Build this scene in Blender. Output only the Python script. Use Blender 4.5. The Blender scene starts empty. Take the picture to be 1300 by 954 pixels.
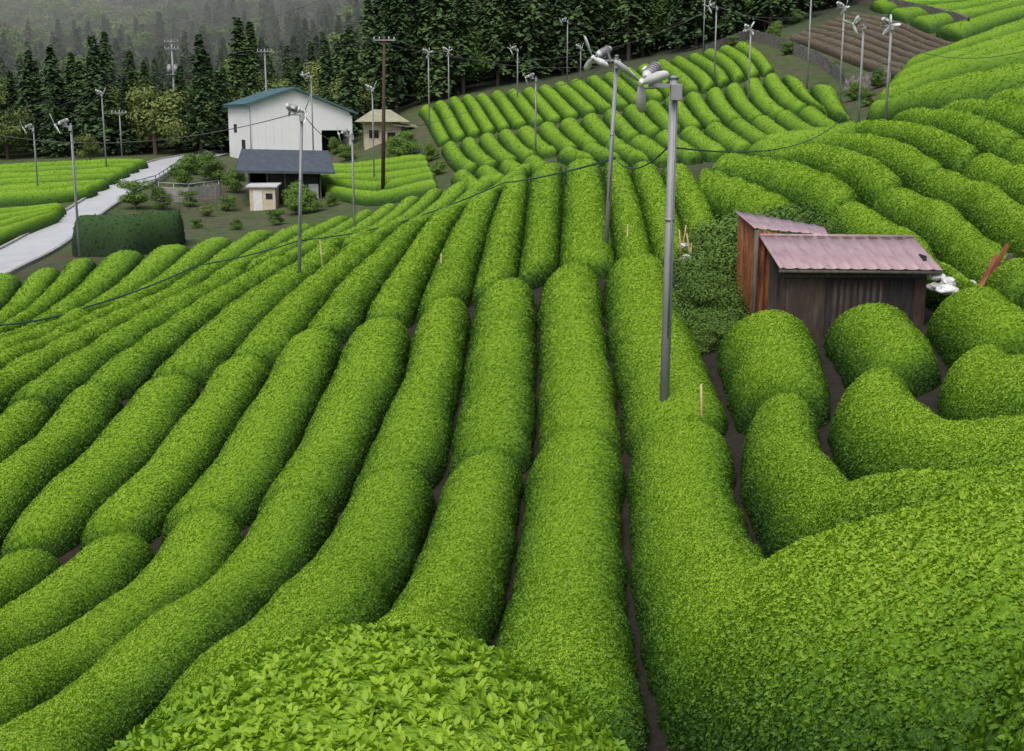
import bpy, bmesh, math, random
import numpy as np
from mathutils import Vector, Matrix
random.seed(7); rng=np.random.default_rng(7)
scene=bpy.context.scene
F=1600.0; PITCH=math.atan((477-150)/F)
cp,sp=math.cos(PITCH),math.sin(PITCH)
# ---------------------------------------------------------------- survey: bearing and slope of a sight line from the viewpoint
def ray(u,v):
    a=(u-650)/F; b=-(v-477)/F
    y=cp+b*sp; z=-sp+b*cp
    return a/y, z/y
def P(u,v,d):
    b,s=ray(u,v); return Vector((b*d,d,s*d))
# ---------------------------------------------------------------- terrain control survey
CT=[(515,1050,4),(600,900,8.5),(400,900,9.5),(430,800,13),(260,960,9),(300,800,15),(100,960,12),(-100,940,13),(610,800,12),(625,750,15),
(1200,900,5),(1050,930,5.2),(900,900,6.5),(1320,840,5),(1000,800,7),(1100,720,7.5),(1200,650,8),(1300,600,8.5),(1300,574,11),(1200,590,11.5),
(1300,506,14.5),(1300,430,19),(1300,375,22),(1000,668,13),(1100,640,10.5),(1100,578,14.5),(825,820,11),(800,740,15),(740,700,17.5),(740,600,20.5),(735,550,22.3),
(870,520,22),(870,600,19),(500,700,19),(370,640,23.5),(490,620,23),(625,590,22.5),(200,840,15),(20,850,17),(150,685,24.5),(0,700,24.5),
(740,450,26.5),(720,350,34),(740,300,42),(745,250,55),(750,205,80),(640,480,27.5),(640,380,33.5),(560,400,32),(485,420,32.5),(400,430,33),(310,460,33),(215,480,33),
(120,500,32.5),(20,520,32),(0,600,27.5),(100,600,27.5),(300,560,28),(378,345,50),(600,320,44),(500,330,46),(200,400,43),(0,470,36),(0,415,48),(100,400,48),
(200,350,64),(100,322,75),(0,375,62),(350,290,85),(450,290,80),(300,270,108),(480,255,103),(400,240,118),(290,203,140),(450,198,142),(550,220,106),(600,200,114),(500,190,136),
(40,310,86),(0,210,140),(0,260,108),(135,215,130),(200,205,138),(-100,205,150),(680,187,112),(640,150,137),(560,135,150),(720,97,168),(850,230,60),(900,200,78),
(1050,245,42),(920,255,48),(1120,215,45),(1200,200,43),(1300,172,44),(1250,240,36),(1300,300,29.5),(1150,265,37),(1180,330,30.5),(980,390,27.5),(1180,380,26),
(1000,430,24),(1120,420,22.5),(1240,400,21.5),(1130,480,18.5),(1250,460,18.5),(985,500,20),(1200,530,15.5),(900,480,23),(820,330,36),(880,300,40),(870,400,29),
(1100,150,84),(1000,170,86),(1200,100,82),(1300,60,88),(1300,112,60),(1200,142,60),(1100,185,58),(950,125,115),(905,98,124),(800,130,127),(800,84,162),(1000,52,146),
(1100,20,160),(1250,-5,172),(1300,20,130),(1200,42,128),(1150,62,122),(850,160,105),(1300,-50,200),
(0,190,170),(0,120,230),(0,20,320),(0,-70,420),(300,185,168),(300,110,230),(300,10,320),(300,-60,400),(600,105,178),(600,60,230),(600,-10,300),(600,-60,380),(900,50,178),(900,0,230),(900,-60,320),(1200,-70,260),(1200,-120,380),
(-300,500,32),(-300,700,22),(-300,350,75),(-300,200,150),(-300,100,230),(-300,-60,420),(1600,500,14),(1600,300,26),(1600,150,42),(1600,50,85),(1600,-50,160),(1600,-150,380),(1600,600,7)]
X=[];S=[]
for u,v,d in CT:
    b,s=ray(u,v); X.append((b*2.2,math.log(d))); S.append(s)
X=np.array(X); S=np.array(S); n=len(X)
def kern(r2): return 0.5*r2*np.log(r2+1e-12)
D=((X[:,None]-X[None])**2).sum(-1); K=kern(D)+np.eye(n)*0.0015
Pm=np.c_[np.ones(n),X]; A=np.block([[K,Pm],[Pm.T,np.zeros((3,3))]])
W=np.linalg.solve(A,np.r_[S,np.zeros(3)])
NB,NL=261,421; BG=np.linspace(-0.75,0.75,NB); LG=np.linspace(math.log(3),math.log(430),NL)
GB,GL=np.meshgrid(BG,LG,indexing='ij'); Q=np.c_[GB.ravel()*2.2,GL.ravel()]
out=np.zeros(len(Q))
for i in range(0,len(Q),20000):
    q=Q[i:i+20000]; d2=((q[:,None]-X[None])**2).sum(-1)
    out[i:i+20000]=kern(d2)@W[:n]+W[n]+q@W[n+1:]
SG=out.reshape(NB,NL)
def slope_at(b,l):
    fb=np.clip((b-BG[0])/(BG[1]-BG[0]),0,NB-1.001); fl=np.clip((l-LG[0])/(LG[1]-LG[0]),0,NL-1.001)
    i=fb.astype(int); j=fl.astype(int); a=fb-i; c=fl-j
    return SG[i,j]*(1-a)*(1-c)+SG[i+1,j]*a*(1-c)+SG[i,j+1]*(1-a)*c+SG[i+1,j+1]*a*c
def Sz(x,y):
    x=np.asarray(x,float); y=np.asarray(y,float); ye=np.clip(y,3,430)
    return slope_at(x/ye,np.log(ye))*ye
HH=0.8
def Gz(x,y): return Sz(x,y)-HH
LS=np.linspace(math.log(3.2),math.log(425),1600); YS=np.exp(LS)
def cast(u,v,drop=0.0):
    b,s=ray(u,v); z=slope_at(np.full(1600,b),LS)*YS-drop
    f=z-s*YS; idx=np.where(f>=0)[0]
    idx=idx[0] if len(idx) else int(np.argmax(f/YS))
    y=YS[idx]
    if idx>0 and f[idx]>0 and f[idx-1]<0:
        t=-f[idx-1]/(f[idx]-f[idx-1]); y=YS[idx-1]+t*(YS[idx]-YS[idx-1])
    return np.array((b*y,y))
def gp(u,v):
    p=cast(u,v,HH); return Vector((p[0],p[1],float(Gz(p[0],p[1]))))
# ---------------------------------------------------------------- helpers
def link(o,parent=None):
    scene.collection.objects.link(o)
    if parent: o.parent=parent
    return o
def mesh_obj(name,verts,faces,mat=None,parent=None,smooth=False):
    me=bpy.data.meshes.new(name); me.from_pydata([tuple(v) for v in verts],[],faces); me.update()
    o=bpy.data.objects.new(name,me)
    if mat: me.materials.append(mat)
    if smooth: me.polygons.foreach_set('use_smooth',[True]*len(me.polygons))
    return link(o,parent)
def empty(name,loc=(0,0,0)):
    o=bpy.data.objects.new(name,None); o.empty_display_size=0.3; o.location=loc; return link(o)
def box(name,c,s,mat,parent=None,rot=None,bev=0.0):
    vs=[]
    for z in(-.5,.5):
        for x,y in((-.5,-.5),(.5,-.5),(.5,.5),(-.5,.5)): vs.append((x*s[0],y*s[1],z*s[2]))
    fs=[(3,2,1,0),(4,5,6,7),(0,1,5,4),(1,2,6,5),(2,3,7,6),(3,0,4,7)]
    o=mesh_obj(name,vs,fs,mat,parent); o.location=c
    if rot: o.rotation_euler=rot
    if bev:
        m=o.modifiers.new('b','BEVEL'); m.width=bev; m.segments=2
    return o
def cyl(name,p0,p1,r0,r1,mat,parent=None,n=14):
    p0=Vector(p0);p1=Vector(p1);d=(p1-p0).normalized()
    a=d.orthogonal().normalized(); b=d.cross(a); vs=[];fs=[]
    for p,r in((p0,r0),(p1,r1)):
        for k in range(n):
            t=2*math.pi*k/n; vs.append(p+a*r*math.cos(t)+b*r*math.sin(t))
    for k in range(n): fs.append((k,(k+1)%n,n+(k+1)%n,n+k))
    fs.append(tuple(range(n))[::-1]); fs.append(tuple(range(n,2*n)))
    o=mesh_obj(name,vs,fs,mat,parent)
    o.data.polygons.foreach_set('use_smooth',[True]*n+[False]*2)
    return o
def NM(name):
    m=bpy.data.materials.new(name); m.use_nodes=True; nt=m.node_tree; nt.nodes.clear()
    o=nt.nodes.new('ShaderNodeOutputMaterial'); b=nt.nodes.new('ShaderNodeBsdfPrincipled'); nt.links.new(b.outputs[0],o.inputs[0])
    return m,nt,b,o
def nd(nt,t,**k):
    x=nt.nodes.new(t)
    for a,v in k.items(): setattr(x,a,v)
    return x
def ramp(nt,fac,stops):
    r=nd(nt,'ShaderNodeValToRGB'); e=r.color_ramp.elements
    while len(e)<len(stops): e.new(0.5)
    for i,(p,c) in enumerate(stops): e[i].position=p; e[i].color=(*c,1)
    nt.links.new(fac,r.inputs[0]); return r.outputs[0]
def math_(nt,op,a,b=None,c=None):
    m=nd(nt,'ShaderNodeMath',operation=op)
    for i,x in enumerate((a,b,c)):
        if x is None: continue
        if isinstance(x,(int,float)): m.inputs[i].default_value=x
        else: nt.links.new(x,m.inputs[i])
    return m.outputs[0]
def noise(nt,scale,detail=4,coord='Object',rough=0.6,stretch=None):
    tc=nd(nt,'ShaderNodeTexCoord'); nz=nd(nt,'ShaderNodeTexNoise'); nz.inputs['Scale'].default_value=scale; nz.inputs['Detail'].default_value=detail; nz.inputs['Roughness'].default_value=rough
    src=tc.outputs[coord]
    if stretch:
        mp=nd(nt,'ShaderNodeMapping'); mp.inputs['Scale'].default_value=stretch; nt.links.new(src,mp.inputs[0]); src=mp.outputs[0]
    nt.links.new(src,nz.inputs['Vector']); return nz.outputs['Fac']
def surf(name,stops,scale=3,rough=0.8,bump=0.0,bscale=None,metal=0,stretch=None,detail=6):
    m,nt,b,o=NM(name); f=noise(nt,scale,detail,stretch=stretch); nt.links.new(ramp(nt,f,stops),b.inputs['Base Color'])
    b.inputs['Roughness'].default_value=rough; b.inputs['Metallic'].default_value=metal
    if bump:
        bp=nd(nt,'ShaderNodeBump'); bp.inputs['Strength'].default_value=bump; bp.inputs['Distance'].default_value=0.03
        nt.links.new(noise(nt,bscale or scale*4,5),bp.inputs['Height']); nt.links.new(bp.outputs[0],b.inputs['Normal'])
    return m
# ---------------------------------------------------------------- materials
LEAF=[(0.0,(0.008,0.028,0.004)),(0.3,(0.038,0.110,0.007)),(0.62,(0.140,0.285,0.012)),(1.0,(0.29,0.46,0.028))]  # dark end: old flank leaves plus painted shade; bright end: new shoots
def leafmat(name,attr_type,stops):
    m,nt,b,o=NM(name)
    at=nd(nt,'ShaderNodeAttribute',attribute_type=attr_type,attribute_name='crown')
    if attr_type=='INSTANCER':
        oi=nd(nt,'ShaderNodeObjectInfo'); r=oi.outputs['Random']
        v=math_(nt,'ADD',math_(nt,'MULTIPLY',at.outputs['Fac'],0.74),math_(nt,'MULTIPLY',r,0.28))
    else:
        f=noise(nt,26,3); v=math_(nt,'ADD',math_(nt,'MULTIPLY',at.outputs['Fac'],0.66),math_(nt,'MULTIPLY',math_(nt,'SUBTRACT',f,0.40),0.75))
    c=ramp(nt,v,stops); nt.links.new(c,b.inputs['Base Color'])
    b.inputs['Roughness'].default_value=0.5 if attr_type=='INSTANCER' else 0.8
    b.inputs['Specular IOR Level'].default_value=0.3
    if attr_type=='INSTANCER':
        tr=nd(nt,'ShaderNodeBsdfTranslucent'); nt.links.new(c,tr.inputs[0]); mx=nd(nt,'ShaderNodeMixShader'); mx.inputs[0].default_value=0.22
        nt.links.new(b.outputs[0],mx.inputs[1]); nt.links.new(tr.outputs[0],mx.inputs[2]); nt.links.new(mx.outputs[0],o.inputs[0])
    else:
        bp=nd(nt,'ShaderNodeBump'); bp.inputs['Strength'].default_value=0.9; bp.inputs['Distance'].default_value=0.06
        nt.links.new(noise(nt,20,4),bp.inputs['Height']); nt.links.new(bp.outputs[0],b.inputs['Normal'])
    return m
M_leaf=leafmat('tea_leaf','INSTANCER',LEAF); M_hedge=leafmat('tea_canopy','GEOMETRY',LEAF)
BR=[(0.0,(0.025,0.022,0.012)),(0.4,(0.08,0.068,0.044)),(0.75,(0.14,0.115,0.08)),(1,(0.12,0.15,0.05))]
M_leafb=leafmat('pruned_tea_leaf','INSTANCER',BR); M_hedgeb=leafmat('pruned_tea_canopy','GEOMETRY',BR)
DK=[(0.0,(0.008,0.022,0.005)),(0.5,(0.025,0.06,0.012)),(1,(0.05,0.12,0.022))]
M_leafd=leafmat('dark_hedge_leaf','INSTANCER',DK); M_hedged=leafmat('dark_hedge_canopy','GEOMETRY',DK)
m,nt,b,o=NM('ground_soil'); M_ground=m
geo=nd(nt,'ShaderNodeNewGeometry'); sx=nd(nt,'ShaderNodeSeparateXYZ'); nt.links.new(geo.outputs['Position'],sx.inputs[0])
soil=ramp(nt,noise(nt,3,8),[(0.3,(0.008,0.007,0.004)),(0.7,(0.026,0.020,0.012))])
grass=ramp(nt,noise(nt,1.2,8),[(0.3,(0.025,0.045,0.012)),(0.7,(0.08,0.12,0.03))])
mf=nd(nt,'ShaderNodeMapRange'); mf.inputs[1].default_value=50; mf.inputs[2].default_value=90; nt.links.new(sx.outputs['Y'],mf.inputs[0])
patch=ramp(nt,noise(nt,0.22,6),[(0.38,(0.25,)*3),(0.52,(1,)*3)])
soil2=ramp(nt,noise(nt,0.9,8),[(0.3,(0.05,0.038,0.026)),(0.7,(0.12,0.095,0.07))])
ma=nd(nt,'ShaderNodeMix',data_type='RGBA'); nt.links.new(patch,ma.inputs[0]); nt.links.new(soil2,ma.inputs[6]); nt.links.new(grass,ma.inputs[7])
mx=nd(nt,'ShaderNodeMix',data_type='RGBA'); nt.links.new(mf.outputs[0],mx.inputs[0]); nt.links.new(soil,mx.inputs[6]); nt.links.new(ma.outputs[2],mx.inputs[7])
mg=nd(nt,'ShaderNodeMapRange'); mg.inputs[1].default_value=160; mg.inputs[2].default_value=185; nt.links.new(sx.outputs['Y'],mg.inputs[0])
mz=nd(nt,'ShaderNodeMix',data_type='RGBA'); mz.inputs[7].default_value=(0.03,0.045,0.022,1); nt.links.new(mg.outputs[0],mz.inputs[0]); nt.links.new(mx.outputs[2],mz.inputs[6])
nt.links.new(mz.outputs[2],b.inputs['Base Color']); b.inputs['Roughness'].default_value=0.95
bp=nd(nt,'ShaderNodeBump'); bp.inputs['Distance'].default_value=0.1; nt.links.new(noise(nt,6,6),bp.inputs['Height']); nt.links.new(bp.outputs[0],b.inputs['Normal'])
M_steel=surf('galvanised_steel',[(0.3,(0.19,0.205,0.215)),(0.7,(0.32,0.34,0.36))],2,0.55,0.1,metal=0.1,stretch=(1,1,0.3))
M_conc=surf('concrete',[(0.3,(0.22,0.22,0.21)),(0.7,(0.36,0.36,0.34))],2,0.85,0.2)
M_wood=surf('weathered_wood',[(0.3,(0.06,0.055,0.05)),(0.7,(0.16,0.145,0.13))],4,0.85,0.4,stretch=(4,4,0.4))
M_dwood=surf('dark_wood',[(0.3,(0.010,0.010,0.010)),(0.7,(0.035,0.032,0.032))],4,0.8,0.4,stretch=(6,6,0.4))
M_brpole=surf('brown_pole',[(0.3,(0.035,0.02,0.015)),(0.7,(0.08,0.05,0.035))],3,0.8)
M_white=surf('white_metal_siding',[(0.2,(0.74,0.77,0.80)),(0.8,(0.84,0.86,0.88))],0.6,0.55)
M_whpl=surf('white_painted_metal',[(0.3,(0.5,0.53,0.55)),(0.7,(0.75,0.77,0.78))],5,0.4)
M_teal=surf('teal_roof',[(0.3,(0.04,0.10,0.12)),(0.7,(0.07,0.15,0.17))],1,0.5)
M_droof=surf('dark_roof_tile',[(0.3,(0.04,0.055,0.075)),(0.7,(0.08,0.10,0.12))],2,0.5,0.3)
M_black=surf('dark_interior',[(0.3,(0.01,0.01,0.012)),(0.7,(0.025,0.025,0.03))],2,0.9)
M_beige=surf('beige_wall',[(0.3,(0.45,0.40,0.30)),(0.7,(0.58,0.53,0.42))],1.5,0.8)
M_olroof=surf('olive_roof',[(0.3,(0.22,0.23,0.15)),(0.7,(0.34,0.34,0.23))],1.5,0.7)
M_road=surf('wet_concrete_road',[(0.3,(0.44,0.46,0.49)),(0.7,(0.58,0.60,0.63))],0.5,0.35)
M_stone=surf('stone_wall',[(0.25,(0.05,0.048,0.045)),(0.5,(0.16,0.15,0.14)),(0.75,(0.30,0.29,0.27))],3.5,0.9,0.8,detail=2)
M_rust=surf('rusty_corrugated_iron',[(0.25,(0.05,0.02,0.012)),(0.42,(0.16,0.05,0.02)),(0.6,(0.30,0.12,0.04)),(0.8,(0.24,0.21,0.19))],2.2,0.75,0.2,stretch=(3,3,0.7))
M_rustd=surf('shaded_rusty_iron',[(0.25,(0.02,0.016,0.014)),(0.5,(0.05,0.032,0.024)),(0.8,(0.09,0.085,0.08))],2.2,0.75,0.2,stretch=(3,3,0.7))  # rust sheet darkened: shade of the recess under the eave painted into the colour
M_mauve=surf('mauve_sheet_roof',[(0.25,(0.22,0.15,0.165)),(0.45,(0.33,0.235,0.26)),(0.62,(0.36,0.27,0.29)),(0.85,(0.44,0.36,0.375))],2.4,0.5,stretch=(3,0.8,1))
M_bamb=surf('bamboo_stake',[(0.3,(0.35,0.26,0.12)),(0.7,(0.55,0.45,0.25))],3,0.7)
M_cable=surf('cable_rubber',[(0.3,(0.01,0.04,0.04)),(0.7,(0.02,0.08,0.075))],3,0.6)
M_wire=surf('wire_metal',[(0.3,(0.05,0.05,0.055)),(0.7,(0.1,0.1,0.11))],3,0.6)
M_bark=surf('bark',[(0.3,(0.04,0.03,0.024)),(0.7,(0.11,0.09,0.07))],3,0.9,stretch=(3,3,.4))
def treemat(name,stops):
    m,nt,b,o=NM(name)
    oi=nd(nt,'ShaderNodeObjectInfo'); f=noise(nt,9,3); v=math_(nt,'ADD',math_(nt,'MULTIPLY',f,0.7),math_(nt,'MULTIPLY',oi.outputs['Random'],0.4))
    nt.links.new(ramp(nt,v,stops),b.inputs['Base Color'])
    b.inputs['Roughness'].default_value=0.85; b.inputs['Specular IOR Level'].default_value=0.2
    return m
M_con=treemat('cedar_foliage',[(0.2,(0.028,0.058,0.026)),(0.55,(0.055,0.105,0.040)),(0.95,(0.10,0.165,0.055))])
M_brd=treemat('broadleaf_foliage',[(0.2,(0.045,0.095,0.02)),(0.5,(0.09,0.17,0.032)),(0.9,(0.15,0.25,0.05))])
M_bmb=treemat('bamboo_foliage',[(0.2,(0.075,0.12,0.03)),(0.5,(0.13,0.18,0.05)),(0.9,(0.21,0.25,0.08))])
# ---------------------------------------------------------------- terrain
ys=np.r_[np.linspace(-20,2.5,12),np.exp(np.linspace(math.log(3),math.log(430),330)),np.linspace(450,900,8)]
bs=np.linspace(-1,1,300); Bm,Ym=np.meshgrid(bs,ys,indexing='ij')
Xm=Bm*(np.maximum(Ym,3)*0.72+22); Zm=Gz(Xm,Ym)
Zm=np.where(Ym>430,Zm+(Ym-430)*0.12,Zm)
nx,ny=Xm.shape; idx=np.arange(nx*ny).reshape(nx,ny)
fc=np.stack([idx[:-1,:-1],idx[1:,:-1],idx[1:,1:],idx[:-1,1:]],-1).reshape(-1,4)
me=bpy.data.meshes.new('ground'); me.from_pydata(np.stack([Xm,Ym,Zm],-1).reshape(-1,3).tolist(),[],fc.tolist()); me.materials.append(M_ground)
me.polygons.foreach_set('use_smooth',[True]*len(me.polygons)); link(bpy.data.objects.new('ground',me))
# ---------------------------------------------------------------- leaf sprig prototypes + scatter
def sprig(name,mat,seed,nl=6):
    r=random.Random(seed); vs=[];fs=[]
    for k in range(nl):
        az=2*math.pi*k/nl+r.uniform(-.4,.4); el=math.radians(r.uniform(10,55)); L=r.uniform(.7,1.1); w=L*0.22; base=len(vs)
        M=Matrix.Rotation(az,3,'Z')@Matrix.Rotation(-el,3,'Y')@Matrix.Rotation(r.uniform(-.6,.6),3,'X')
        pts=[(0.05,0,0),(.38*L,w,.03),(.38*L,0,-.03),(.38*L,-w,.03),(.75*L,w*.8,.0),(.75*L,0,-.06),(.75*L,-w*.8,.0),(L,0,-.12*L)]
        off=Vector((0,0,r.uniform(-.1,.1)))
        for p in pts: vs.append(M@Vector(p)+off)
        fs+=[(base,base+2,base+1),(base,base+3,base+2),(base+1,base+2,base+5,base+4),(base+2,base+3,base+6,base+5),(base+4,base+5,base+7),(base+5,base+6,base+7)]
    o=mesh_obj(name,vs,fs,mat,smooth=True); o.hide_render=True; return o
def scatter_group(name,proto,seed):
    g=bpy.data.node_groups.new(name,'GeometryNodeTree')
    g.interface.new_socket('Geometry',in_out='INPUT',socket_type='NodeSocketGeometry'); g.interface.new_socket('Geometry',in_out='OUTPUT',socket_type='NodeSocketGeometry')
    N=g.nodes; Lk=g.links.new; gi=N.new('NodeGroupInput'); go=N.new('NodeGroupOutput')
    di=N.new('GeometryNodeDistributePointsOnFaces'); di.inputs['Seed'].default_value=seed
    def attr(n):
        a=N.new('GeometryNodeInputNamedAttribute'); a.data_type='FLOAT'; a.inputs['Name'].default_value=n; return a.outputs[0]
    Lk(gi.outputs[0],di.inputs['Mesh']); Lk(attr('dens'),di.inputs['Density'])
    ip=N.new('GeometryNodeInstanceOnPoints'); oi=N.new('GeometryNodeObjectInfo'); oi.inputs['Object'].default_value=proto
    Lk(di.outputs['Points'],ip.inputs['Points']); Lk(oi.outputs['Geometry'],ip.inputs['Instance']); Lk(di.outputs['Rotation'],ip.inputs['Rotation'])
    rv=N.new('FunctionNodeRandomValue'); rv.data_type='FLOAT'; rv.inputs[2].default_value=.65; rv.inputs[3].default_value=1.3
    mu=N.new('ShaderNodeMath'); mu.operation='MULTIPLY'; Lk(attr('size'),mu.inputs[0]); Lk(rv.outputs[1],mu.inputs[1]); Lk(mu.outputs[0],ip.inputs['Scale'])
    rt=N.new('GeometryNodeRotateInstances'); r2=N.new('FunctionNodeRandomValue'); r2.data_type='FLOAT_VECTOR'
    r2.inputs[0].default_value=(-.45,-.45,0); r2.inputs[1].default_value=(.45,.45,6.28)
    Lk(ip.outputs[0],rt.inputs['Instances']); Lk(r2.outputs[0],rt.inputs['Rotation'])
    j=N.new('GeometryNodeJoinGeometry'); Lk(rt.outputs[0],j.inputs[0]); Lk(gi.outputs[0],j.inputs[0]); Lk(j.outputs[0],go.inputs[0])
    return g
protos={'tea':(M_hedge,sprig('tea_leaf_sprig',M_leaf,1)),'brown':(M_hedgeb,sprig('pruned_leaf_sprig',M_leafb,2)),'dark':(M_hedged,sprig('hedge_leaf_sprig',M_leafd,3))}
groups={k:scatter_group('leaf_scatter_'+k,v[1],11) for k,v in protos.items()}
# ---------------------------------------------------------------- rows
class Buf:
    def __init__(s): s.v=[];s.f=[];s.n=0;s.cr=[]
def wob(p,k,seed):
    r=np.random.default_rng(seed); o=0
    for _ in range(5):
        a=r.uniform(-1,1,3); a/=np.linalg.norm(a); o=o+np.sin((p@a)*k*r.uniform(.6,1.6)+r.uniform(0,6.28))
    return o/5
def resample(P_,s):
    P_=np.asarray(P_,float); seg=np.r_[0,np.cumsum(np.linalg.norm(np.diff(P_,axis=0),axis=1))]
    if seg[-1]<1e-6: seg=np.linspace(0,1,len(P_))
    t=seg/seg[-1]
    tt=np.linspace(0,1,80); q=np.c_[np.interp(tt,t,P_[:,0]),np.interp(tt,t,P_[:,1])]
    if len(P_)>2:
        for _ in range(60): q[1:-1]=(q[:-2]+2*q[1:-1]+q[2:])/4
    return np.c_[np.interp(s,tt,q[:,0]),np.interp(s,tt,q[:,1])]
rowid=0
def add_row(buf,L,R,H=HH,inset=0.03,zf=None,endr=0.8,tonej=0.07,ext=0.2,head=0.0,tail=0.0,sec=2.15):
    """domed hedge between two furrow lines (world xy, 80 samples each)"""
    global rowid; rowid+=1
    L=L.copy();R=R.copy()
    for E in (L,R):
        a=E[0]-E[3]; E[0]+=a/(np.linalg.norm(a)+1e-9)*ext; a=E[-1]-E[-4]; E[-1]+=a/(np.linalg.norm(a)+1e-9)*ext
    C=(L+R)/2; sg=np.r_[0,np.cumsum(np.linalg.norm(np.diff(C,axis=0),axis=1))]; ln=sg[-1]
    if ln<0.8: return
    dist=np.hypot(*C.T).mean(); dmin=np.hypot(*C.T).min()
    step=float(np.clip(0.007*dmin,0.05,0.7)); er=min(endr,ln*0.45)
    es=er*(1-np.cos(np.linspace(0,np.pi/2,7 if dist<60 else 5))); mid=np.arange(er+step,ln-er-step*.5,step)
    s=np.r_[es,mid,(ln-es)[::-1]]
    Ls=np.c_[np.interp(s,sg,L[:,0]),np.interp(s,sg,L[:,1])]; Rs=np.c_[np.interp(s,sg,R[:,0]),np.interp(s,sg,R[:,1])]
    e=np.clip(np.minimum(s,ln-s)/er,0,1); ee=(1-e)**2.2
    wm=np.maximum(1-ee,0)**(1/2.2)
    M=25 if dist<14 else (17 if dist<40 else 9)
    a=-np.cos(np.linspace(0,np.pi,M))
    x=a[None]*wm[:,None]
    h=np.maximum(1-ee[:,None]-np.abs(x)**sec,0)**0.5
    ins=inset+(0.012*np.sin(s*1.9+rowid)+0.01*np.sin(s*4.3+2*rowid))[:,None]*(1 if dist<60 else 0)
    t=0.5+x*(0.5-ins)
    XY=Ls[:,None]*(1-t[...,None])+Rs[:,None]*t[...,None]
    z0=Gz(XY[...,0],XY[...,1]) if zf is None else zf(XY[...,0],XY[...,1])
    # terraced beds: the upper end of each bed stands a little proud, low swells along the bed
    lift=head*np.exp(-(s/1.8)**2)+tail*np.clip((s/ln-.45)/.3,0,1)
    if dist<60: lift=lift+0.055*np.sin(s*2*np.pi/random.uniform(3.2,5)+random.uniform(0,6))
    Hr=(H*(1+random.uniform(-.06,.06))+lift)[:,None]*np.ones_like(h)
    Pn=np.concatenate([XY,(z0+Hr*h)[...,None]],-1).reshape(-1,3)
    hc=np.clip(h*1.5,0,1)
    amp=(0.055*wob(Pn,1.5,rowid)+0.026*wob(Pn,5,rowid+999)).reshape(h.shape)*hc
    rib=0.016*np.sin(s*2*np.pi/0.42+rowid+1.5*np.sin(s*.9))[:,None]*hc if dist<60 else 0
    Z=z0+Hr*h+amp*(H/0.8)+rib; Z-= (h<=0.02)*0.06
    V=np.concatenate([XY,Z[...,None]],-1)
    ni,nj=h.shape; id_=np.arange(ni*nj).reshape(ni,nj)+buf.n
    f=np.stack([id_[:-1,:-1],id_[:-1,1:],id_[1:,1:],id_[1:,:-1]],-1).reshape(-1,4)
    d1=XY[ni//2,-1]-XY[ni//2,0]; d2=XY[min(ni//2+1,ni-1),nj//2]-XY[max(ni//2-1,0),nj//2]
    if d1[0]*d2[1]-d1[1]*d2[0]<0: f=f[:,::-1]
    buf.v.append(V.reshape(-1,3)); buf.f.append(f); buf.n+=ni*nj
    cr=np.clip(h,0,1)**1.4*1.02+random.uniform(-tonej,tonej)+0.09*wob(Pn,.6,3).reshape(h.shape)+0.05*wob(Pn,2.5,4).reshape(h.shape)  # older, darker flank leaves, with the shade between rows painted in too
    buf.cr.append(cr.ravel())
def finish(buf,name,kind='tea'):
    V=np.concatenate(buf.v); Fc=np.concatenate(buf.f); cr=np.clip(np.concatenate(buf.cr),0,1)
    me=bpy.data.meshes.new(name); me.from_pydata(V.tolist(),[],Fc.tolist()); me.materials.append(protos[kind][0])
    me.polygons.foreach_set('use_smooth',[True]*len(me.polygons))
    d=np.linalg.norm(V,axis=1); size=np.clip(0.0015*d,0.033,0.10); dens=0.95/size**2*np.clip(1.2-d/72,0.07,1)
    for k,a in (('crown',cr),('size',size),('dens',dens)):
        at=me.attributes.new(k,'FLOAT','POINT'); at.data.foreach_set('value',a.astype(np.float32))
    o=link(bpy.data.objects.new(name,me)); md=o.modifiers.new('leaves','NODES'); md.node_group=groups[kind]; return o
def guide(pts): 
    w=[cast(u,v) for u,v in pts]; return resample(w,np.linspace(0,1,80))
def block(name,guides,n=None,pitch=1.75,kind='tea',H=HH,**kw):
    buf=Buf(); G=[guide(g) for g in guides]
    for i in range(len(G)-1):
        A_,B_=G[i],G[i+1]
        d=np.gradient((A_+B_)/2,axis=0); d/=np.linalg.norm(d,axis=1)[:,None]+1e-9; df=B_-A_
        w=np.abs(df[:,0]*d[:,1]-df[:,1]*d[:,0]).mean()
        k=(n[i] if n and n[i] else max(1,round(w/pitch)))
        for j in range(k):
            add_row(buf,A_*(1-j/k)+B_*(j/k),A_*(1-(j+1)/k)+B_*((j+1)/k),H=H,**kw)
    return finish(buf,name,kind)
N_='tea_hedge_rows'
g0=[(940,520),(935,560),(975,640),(1005,668),(1100,645),(1200,615),(1300,585),(1420,560)]
g1=[(798,520),(792,570),(800,700),(825,800),(860,860),(920,910),(1050,935),(1200,900),(1320,840),(1450,790)]
block(N_,[[(1046,492),(1050,540),(1110,580),(1200,592),(1300,576),(1400,563)],g0],n=[1],head=.12,tail=.0,inset=.05)
block(N_,[g0,g1],n=[1],H=.80,head=.2,tail=.12,inset=.045,sec=2.0)
block(N_,[[(798,540),(793,570),(800,700),(820,790),(840,850)],[(668,560),(662,600),(650,680),(625,750),(610,820)],[(560,585),(545,625),(510,700),(480,750),(400,830),(300,960)],
 [(440,610),(415,650),(350,720),(270,790),(190,850),(90,960)],[(320,640),(290,690),(200,760),(100,825),(-100,940)],[(210,662),(180,700),(100,760),(0,815),(-120,880)],
 [(100,685),(60,715),(-20,755),(-140,820)],[(-20,705),(-60,740),(-160,790)],[(-120,720),(-160,740),(-260,780)]],n=[1]*8,head=.25)
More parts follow.
